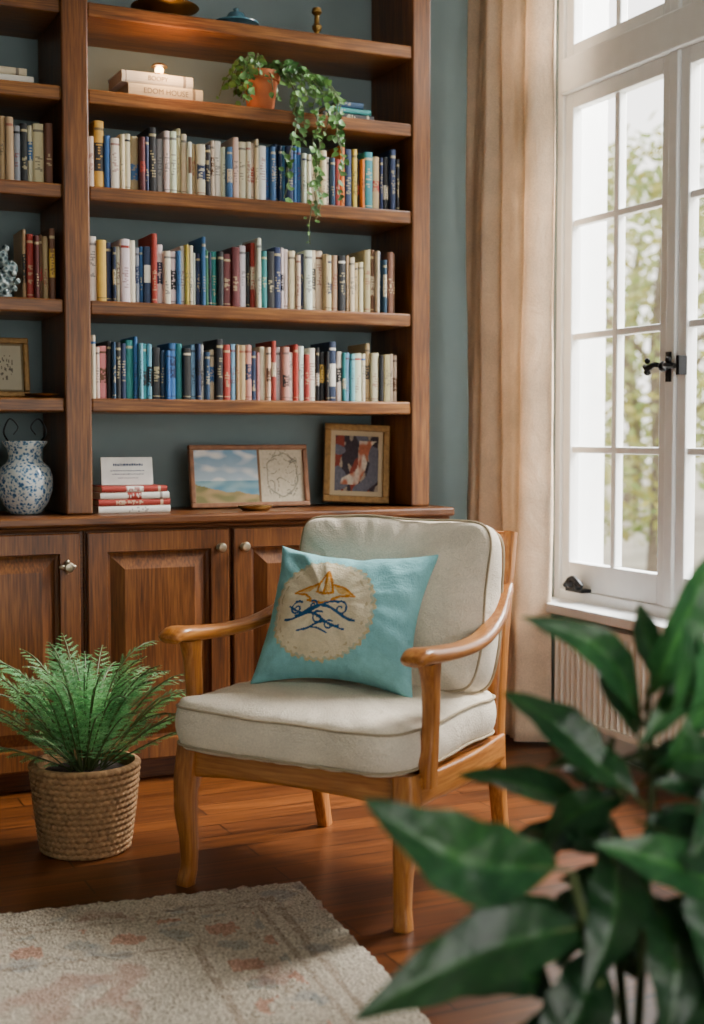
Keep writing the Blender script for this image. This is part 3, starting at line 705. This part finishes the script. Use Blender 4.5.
pil.matrix_world=Matrix.Translation(CH_LOC)@Matrix.Rotation(CH_ROT,4,'Z')@Matrix.Translation((-.030,.012,.636))@Matrix.Rotation(math.radians(8),4,'Z')@Matrix.Rotation(math.radians(-28),4,'X')@Matrix.Rotation(math.radians(1),4,'Y')

# ------------------------------------------------------------------ rug
mr,nt,pb=nmat('rug_wool'); tc=N(nt,'ShaderNodeTexCoord')
fn=N(nt,'ShaderNodeTexNoise',Scale=170.0,Detail=4.0); bn=N(nt,'ShaderNodeTexNoise',Scale=5.0,Detail=6.0,Distortion=.8); bn2=N(nt,'ShaderNodeTexNoise',Scale=8.0,Detail=5.0)
mp=N(nt,'ShaderNodeMapping'); mp.inputs['Location'].default_value=(3,7,1); nt.links.new(tc.outputs['Object'],mp.inputs[0])
nt.links.new(tc.outputs['Object'],fn.inputs[0]); nt.links.new(tc.outputs['Object'],bn.inputs[0]); nt.links.new(mp.outputs[0],bn2.inputs[0])
ra=ramp(nt,[(.32,lin('#a8977f')),(.62,lin('#f2e6d2'))]); nt.links.new(fn.outputs['Fac'],ra.inputs[0])
def over(prev,src,lo,hi,col,amt):
    rr=ramp(nt,[(lo,(0,0,0)),(hi,(amt,amt,amt))]); nt.links.new(src,rr.inputs[0])
    mx=nt.nodes.new('ShaderNodeMix'); mx.data_type='RGBA'; nt.links.new(rr.outputs[0],mx.inputs[0]); nt.links.new(prev,mx.inputs[6]); mx.inputs[7].default_value=(*col,1); return mx.outputs[2]
c1=over(ra.outputs[0],bn.outputs['Fac'],.59,.66,lin('#b98474'),.5)
c2=over(c1,bn2.outputs['Fac'],.61,.68,lin('#8f999f'),.4)
at=N(nt,'ShaderNodeAttribute',attribute_name='Col'); mx=nt.nodes.new('ShaderNodeMix'); mx.data_type='RGBA'; mx.blend_type='MULTIPLY'; mx.inputs[0].default_value=1
nt.links.new(c2,mx.inputs[6]); nt.links.new(at.outputs['Color'],mx.inputs[7]); nt.links.new(mx.outputs[2],pb.inputs['Base Color'])
pb.inputs['Roughness'].default_value=1; pb.inputs['Specular IOR Level'].default_value=.05; bump(nt,pb,fn.outputs['Fac'],1.0,.012)
b=MB(); x0,x1,y0,y1=-2.4,0,-2.05,0; nx,ny=360,310; vs=[];fs=[];cs=[]
for j in range(ny+1):
    for i in range(nx+1):
        x=x0+(x1-x0)*i/nx; y=y0+(y1-y0)*j/ny; e=min(i,nx-i,j,ny-j)
        z=.018+.004*noise.noise((x*45,y*45,0))+.005*noise.noise((x*105,y*105,0))
        if e==0: z=.004; 
        if e<=1: x+=.012*noise.noise((y*60,x*60,3)); y+=.012*noise.noise((x*60,y*60,9))
        vs.append((x,y,max(z,.003)))
for j in range(ny):
    for i in range(nx):
        a=j*(nx+1)+i; fs.append((a,a+1,a+nx+2,a+nx+1))
        ex=min(i,nx-i)*(x1-x0)/nx; ey=min(j,ny-j)*(y1-y0)/ny; e=min(ex,ey)
        x=x0+(x1-x0)*i/nx; y=y0+(y1-y0)*j/ny; c=(1,1,1); q1=noise.noise((x*14,y*14,4)); q2=noise.noise((x*40,y*40,6))
        if (abs(e-.11+.008*noise.noise((x*8,y*8,0)))<.009 or abs(e-.15)<.005 or abs(e-.34)<.008) and q2>-.3: c=(.76,.70,.67)
        if .17<e<.32:
            k=math.sin(x*30)*math.sin(y*30)+.35*q2
            if k>.5 and q1>-.25: c=(.90,.62,.56)
            elif k<-.6 and q1>-.2: c=(.72,.77,.82)
            elif abs(k)<.05 and q1>0: c=(.82,.76,.72)
        cs.append(c)
b.add(vs,fs,0,cs)
rug=b.obj('rug',mr,angle=180,recalc=False); tag(rug,'cream wool rug with faded rose and grey pattern','rug')
rug.location=(1.255,2.985,0); rug.rotation_euler=(0,0,math.radians(-6))

# ------------------------------------------------------------------ fern in basket
fe=thing('potted_fern','feathery green fern in a woven jute basket','plant',(.855,3.515,0))
M_jute=plain('jute_rope',lin('#a37c54'),.9,vary=.28,scale=60,bmp=.6)
prof=[]
H=.235; rows=15
for i in range(rows*6+1):
    t=i/(rows*6); z=H*t; r=.112+.030*t**.8+.0055*abs(math.sin(math.pi*rows*t)); prof.append((r,z))
prof=[(.001,0)]+prof+[(.132,H+.002),(.128,H-.01),(.124,H-.04),(.001,H-.04)]
b=MB(); b.lathe(prof,n=200,rf=lambda th,z,i:(.0022*math.sin(th*46+ (int(z/H*rows)%2)*3.14) if 1<i<rows*6+1 else 0)); b.obj('basket',M_jute,parent=fe,angle=80)
b=MB(); b.lathe([(.001,H-.038),(.122,H-.038),(.11,H-.025),(.001,H-.02)],n=40); b.obj('soil',M_soil,parent=fe)
RF=random.Random(21); fl=MB(); fst=MB()
def frond(az,el,L,w0):
    p=Vector((.045*math.cos(az)*RF.random(),.045*math.sin(az)*RF.random(),H-.03)); P=[p.copy()]; n=20; st=L/n; e=el
    D=[]
    a=az+RF.uniform(-.2,.2); bend=RF.uniform(.75,1.3)
    for i in range(n):
        d=Vector((math.cos(e)*math.cos(a),math.cos(e)*math.sin(a),math.sin(e))); D.append(d); p=p+d*st; P.append(p.copy()); e-= (el+.30)/n*(2.5*(i/n)**1.9)*bend
    fst.sweep(P[::3]+[P[-1]],[.0020]*len(P[::3])+[.0008],n=5,sub=2,col=(.8,.8,.6))
    tone=RF.uniform(.6,1.5)
    for i in range(4,n+1):
        t=(i-3)/(n-3); q=P[i]; d=D[min(i,n-1)]; side=d.cross(Vector((0,0,1))).normalized(); up=side.cross(d)
        wl=w0*(math.sin(math.pi*min(1,t*.84+.14))**.7)*(1.0 if t<.96 else .5)
        for s in(-1,1):
            pd=(side*s*.85+d*.7-up*.2+Vector([RF.uniform(-.2,.2) for _ in range(3)])).normalized()
            pw=pd.cross(up).normalized(); m=6
            fl.add([q,q+pd*wl*.5+pw*.0018,q+pd*wl,q+pd*wl*.5-pw*.0018],[(0,1,2,3)],0,(tone,)*3)
            for k in range(1,m):
                f=k/m; c=q+pd*wl*f; l=wl*.34*(1-f*.65)
                for s2 in(-1,1):
                    ld=(pw*s2*.65+pd*.9).normalized(); lw=(pd*.45-pw*s2*.45)*l*.20
                    fl.add([c,c+ld*l*.5+lw,c+ld*l-up*.002,c+ld*l*.5-lw],[(0,1,2,3)],0,(tone*RF.uniform(.8,1.25),)*3)
for k in range(64):
    az=k*2.399+RF.uniform(-.3,.3); lay=k/64
    el=math.radians(30+54*lay**.85+RF.uniform(-10,10)); frond(az,el,RF.uniform(.30,.45),RF.uniform(.042,.062))
fst.obj('fern_stems',M_stem,parent=fe); fl.obj('fern_fronds',M_fern,parent=fe,smooth=False,recalc=False)

# ------------------------------------------------------------------ big leafed plant near camera
CA=math.radians(25); PZ=.034
pp=thing('potted_plant','large broad-leaved green plant in a dark pot','plant',(1.05,1.39,PZ),(0,0,-CA))
b=MB(); b.lathe([(.001,0),(.10,0),(.105,.005),(.135,.215),(.142,.22),(.142,.245),(.13,.245),(.125,.21),(.001,.205)],n=40); b.obj('pot',plain('dark_glazed_pot',lin('#3a3f42'),.4),parent=pp)
b=MB(); b.lathe([(.001,.202),(.122,.202),(.11,.212),(.001,.216)],n=30); b.obj('soil',M_soil,parent=pp)
U=.00126
def q(u,v,dd=0):
    k=1+dd/1.7
    return Vector(((u-352)*U*k-.363,dd,1.1+(-.41+(760-v)*U)*k-PZ))
lv=MB(); sm=MB()
RL=random.Random(9)
def bigleaf(b0,t0,wd,droop=.02,tilt=0.0,tone=1.0,fold=.22):
    b0=Vector(b0);t0=Vector(t0); ax=t0-b0; L=ax.length; T=ax.normalized()
    view=Vector((math.sin(tilt),-math.cos(tilt),.55)); nrm=(view-view.dot(T)*T).normalized(); S=T.cross(nrm)
    n=28;m=7; vs=[];fs=[];cs=[]; ph=RL.uniform(0,6); cv=RL.uniform(-.15,.15)*L
    for i in range(n+1):
        t=i/n; wv=wd/2*(math.sin(math.pi*t**.92)**.9 if 0<t<1 else 0)*(1-.12*t)*(1+.06*math.sin(t*23+ph))+.0008
        c=b0+ax*t+nrm*(droop*4*t*(1-t))-Vector((0,0,droop*1.2*t*t))+S*cv*math.sin(math.pi*t)
        for j in range(-m,m+1):
            f=j/m
            off=nrm*(abs(f)*wv*fold*1.6 + .13*wv*math.sin(t*13+ph+f*1.2)*abs(f)+.03*wv*math.sin(abs(f)*2+t*34))
            vs.append(c+S*(f*wv)+off)
    W=2*m+1
    for i in range(n):
        for j in range(2*m):
            a=i*W+j; fs.append((a,a+1,a+W+1,a+W)); 
            mid= j in(m-1,m); vein=((i-abs(j-m+.5)*.9)%4<1)
            cs.append(tuple(tone*x for x in ((1.5,1.5,1.1) if mid else ((1.14,1.17,1.05) if vein else (.85,.9,.85)))))
    lv.add(vs,fs,0,cs)
    sm.sweep([b0-T*.02,b0+ax*.3+nrm*(droop*.84)+S*cv*.8-nrm*.002],[.0026,.0012],n=6,sub=3)
stems=[[(640,1135,0),(648,960,.02),(655,800,.04),(650,690,.05)],[(636,1135,-.02),(600,980,-.08),(575,880,-.1)],[(644,1135,.02),(690,960,.03),(720,830,.05),(730,720,.06)],[(640,1135,0),(620,930,.06),(610,800,.1),(615,740,.12)]]
for s in stems: sm.sweep([q(*p) for p in s],[.008,.0065,.005,.004][:len(s)],n=8)
LV=[
((650,700,.04),(722,515,.0),56,2.3,.5),((640,722,.05),(520,598,-.02),42,1.4,-.2),((618,795,.05),(503,676,.08),52,.9,.3),
((560,872,-.1),(362,782,-.2),80,1.1,-.3),((592,936,-.08),(352,1012,-.22),70,.65,.1),((606,822,.1),(458,762,.16),44,1.3,.7),
((735,900,.0),(597,830,-.1),56,1.35,.2),((612,850,.0),(590,985,-.12),60,.6,0),((650,900,.0),(672,1040,-.1),72,.55,.2),
((735,690,.06),(640,735,.0),38,1.3,.2),((590,962,.02),(470,900,-.02),38,1.4,.3),((682,750,.05),(702,616,.0),44,2.3,.3),
((655,720,.05),(740,640,.1),40,1.6,.4),((650,760,.04),(770,745,.0),48,1.1,.2),((640,800,.03),(568,718,.12),44,.9,.1),
((600,960,-.04),(530,1080,-.12),72,.6,.1),((655,830,.0),(760,860,-.05),58,.9,.2),((630,800,.06),(545,852,.1),46,.7,.2),
((690,900,.02),(770,980,-.05),66,.8,.2),((650,780,.05),(690,700,.0),36,1.3,.5),((640,740,.05),(596,648,.12),36,1.0,.1),
((630,880,.04),(535,915,.06),46,.7,.3),((700,980,.02),(640,1090,-.1),70,.6,0),((690,830,.04),(635,885,-.04),46,1.0,.2),
((600,1010,0),(480,1045,-.1),60,.8,0),((720,800,.05),(655,770,0),40,1.1,.1),((640,870,.05),(560,800,.12),46,.8,.2),
((560,1010,-.05),(450,990,-.1),44,.7,.4),((700,860,.0),(720,990,-.1),62,.7,.1),((670,690,.08),(640,585,.1),34,1.4,.1),
((720,770,.02),(690,860,-.06),46,1.1,.2),((615,900,.02),(560,960,-.05),48,.6,.3),((705,730,.1),(770,690,.05),42,1.3,.3),((680,1000,0),(740,1080,-.1),70,.6,.1),
((630,930,.08),(560,870,.14),50,.6,.2),((660,860,.06),(700,790,.08),44,.9,.3),((640,990,.04),(600,910,.06),54,.6,.2),((690,940,.05),(640,900,.02),44,.8,.2),
((600,860,.1),(520,820,.16),40,.7,.2),((670,790,.08),(620,745,.1),36,.8,.3),((670,720,.03),(685,600,-.04),34,1.8,.6),((600,800,.12),(540,760,.18),34,.9,.4),((570,930,.04),(500,950,.04),40,.7,.3)]
for (a,t,wpx,tone,tilt) in LV:
    bigleaf(q(*a),q(*t),wpx*U*1.0,droop=.020,tilt=tilt,tone=tone*.9)
sm.obj('plant_stems',M_stem,parent=pp); lv.obj('plant_leaves',M_leaf,parent=pp,angle=60,recalc=False)

# ------------------------------------------------------------------ outside
b=MB(); b.box(WX+.2,60,-15,60,-.5,-.4); g=b.obj('ground',plain('pale_gravel',lin('#a89f8c'),.95,vary=.3,scale=1),smooth=False); struct(g)
def tree(mb,tb,seed):
    rr=random.Random(seed)
    tb.sweep([(0,0,0),(.05,.03,1.2),(-.05,.0,2.4),(.1,.05,3.8)],[.13,.10,.08,.04],n=10)
    for k in range(7):
        a=rr.uniform(0,6.28); z=rr.uniform(1.3,3.2); tb.sweep([(0,0,z),(.6*math.cos(a),.6*math.sin(a),z+.5),(1.2*math.cos(a),1.2*math.sin(a),z+.7)],[.04,.025,.012],n=6)
    for k in range(4400):
        a=rr.uniform(0,6.28); r=1.8*rr.random()**.5; z=rr.uniform(-1,1)
        p=Vector((r*math.cos(a)*math.sqrt(1-z*z*.8),r*math.sin(a)*math.sqrt(1-z*z*.8),2.5+2.1*z))
        if noise.noise(p*1.1)<-.16: continue
        d=Vector([rr.uniform(-1,1) for _ in range(3)]).normalized(); e=d.orthogonal().normalized(); s=rr.uniform(.05,.10)
        c=rr.choice([(1,1,1),(.8,.95,.7),(1.1,.95,.6)])
        mb.add([p,p+d*s+e*s*.5,p+d*s*2,p+d*s-e*s*.5],[(0,1,2,3)],0,c)
lb=MB();tb=MB(); tree(lb,tb,1)
t0=thing('tree','leafy garden tree with pale yellow-green foliage','tree',(9.0,11.6,-.4),group='garden trees')
tk=tb.obj('trunk',M_bark,parent=t0); lf=lb.obj('foliage',M_tree,parent=t0,smooth=False,recalc=False)
for (x,y,s,rz) in [(13.5,14.2,1.1,1),(12.5,10.6,.9,2.2),(18,16.5,1.3,4),(14.5,19.5,1.3,5.2)]:
    e=t0.copy(); link_(e); e.location=(x,y,-.4); e.scale=(s,s,s); e.rotation_euler=(0,0,rz)
    for c in(tk,lf):
        k=c.copy(); link_(k); k.parent=e

# ------------------------------------------------------------------ lights
W=bpy.data.worlds.new('World'); SC.world=W; W.use_nodes=True; nt=W.node_tree; bg=nt.nodes['Background']
tc=N(nt,'ShaderNodeTexCoord'); sp=N(nt,'ShaderNodeSeparateXYZ'); nt.links.new(tc.outputs['Generated'],sp.inputs[0])
r=ramp(nt,[(.0,(.84,.80,.74)),(.5,(1,.99,.97)),(.9,(.90,.95,1))]); nt.links.new(sp.outputs['Z'],r.inputs[0]); nt.links.new(r.outputs[0],bg.inputs['Color'])
bg.inputs['Strength'].default_value=5.0
def area(name,loc,tgt,sx,sy,e,col):
    L=bpy.data.lights.new(name,'AREA'); L.shape='RECTANGLE'; L.size=sx; L.size_y=sy; L.energy=e; L.color=col
    o=bpy.data.objects.new(name,L); link_(o); o.location=loc; o.rotation_euler=(Vector(tgt)-Vector(loc)).to_track_quat('-Z','Y').to_euler(); return o
area('sky_light',(5.4,3.1,4.6),(1.3,3.1,.6),3,2.6,2900,(1,.98,.94))

# ------------------------------------------------------------------ camera
cam=bpy.data.cameras.new('camera'); co=bpy.data.objects.new('camera',cam); link_(co); SC.camera=co
co.location=(0,0,1.1); co.rotation_euler=(math.radians(90-3.262),0,math.radians(-25))
cam.sensor_fit='VERTICAL'; cam.sensor_height=36; cam.sensor_width=24.75; cam.lens=47.46; cam.clip_end=200
cam.dof.use_dof=True; cam.dof.focus_distance=3.75; cam.dof.aperture_fstop=2.3
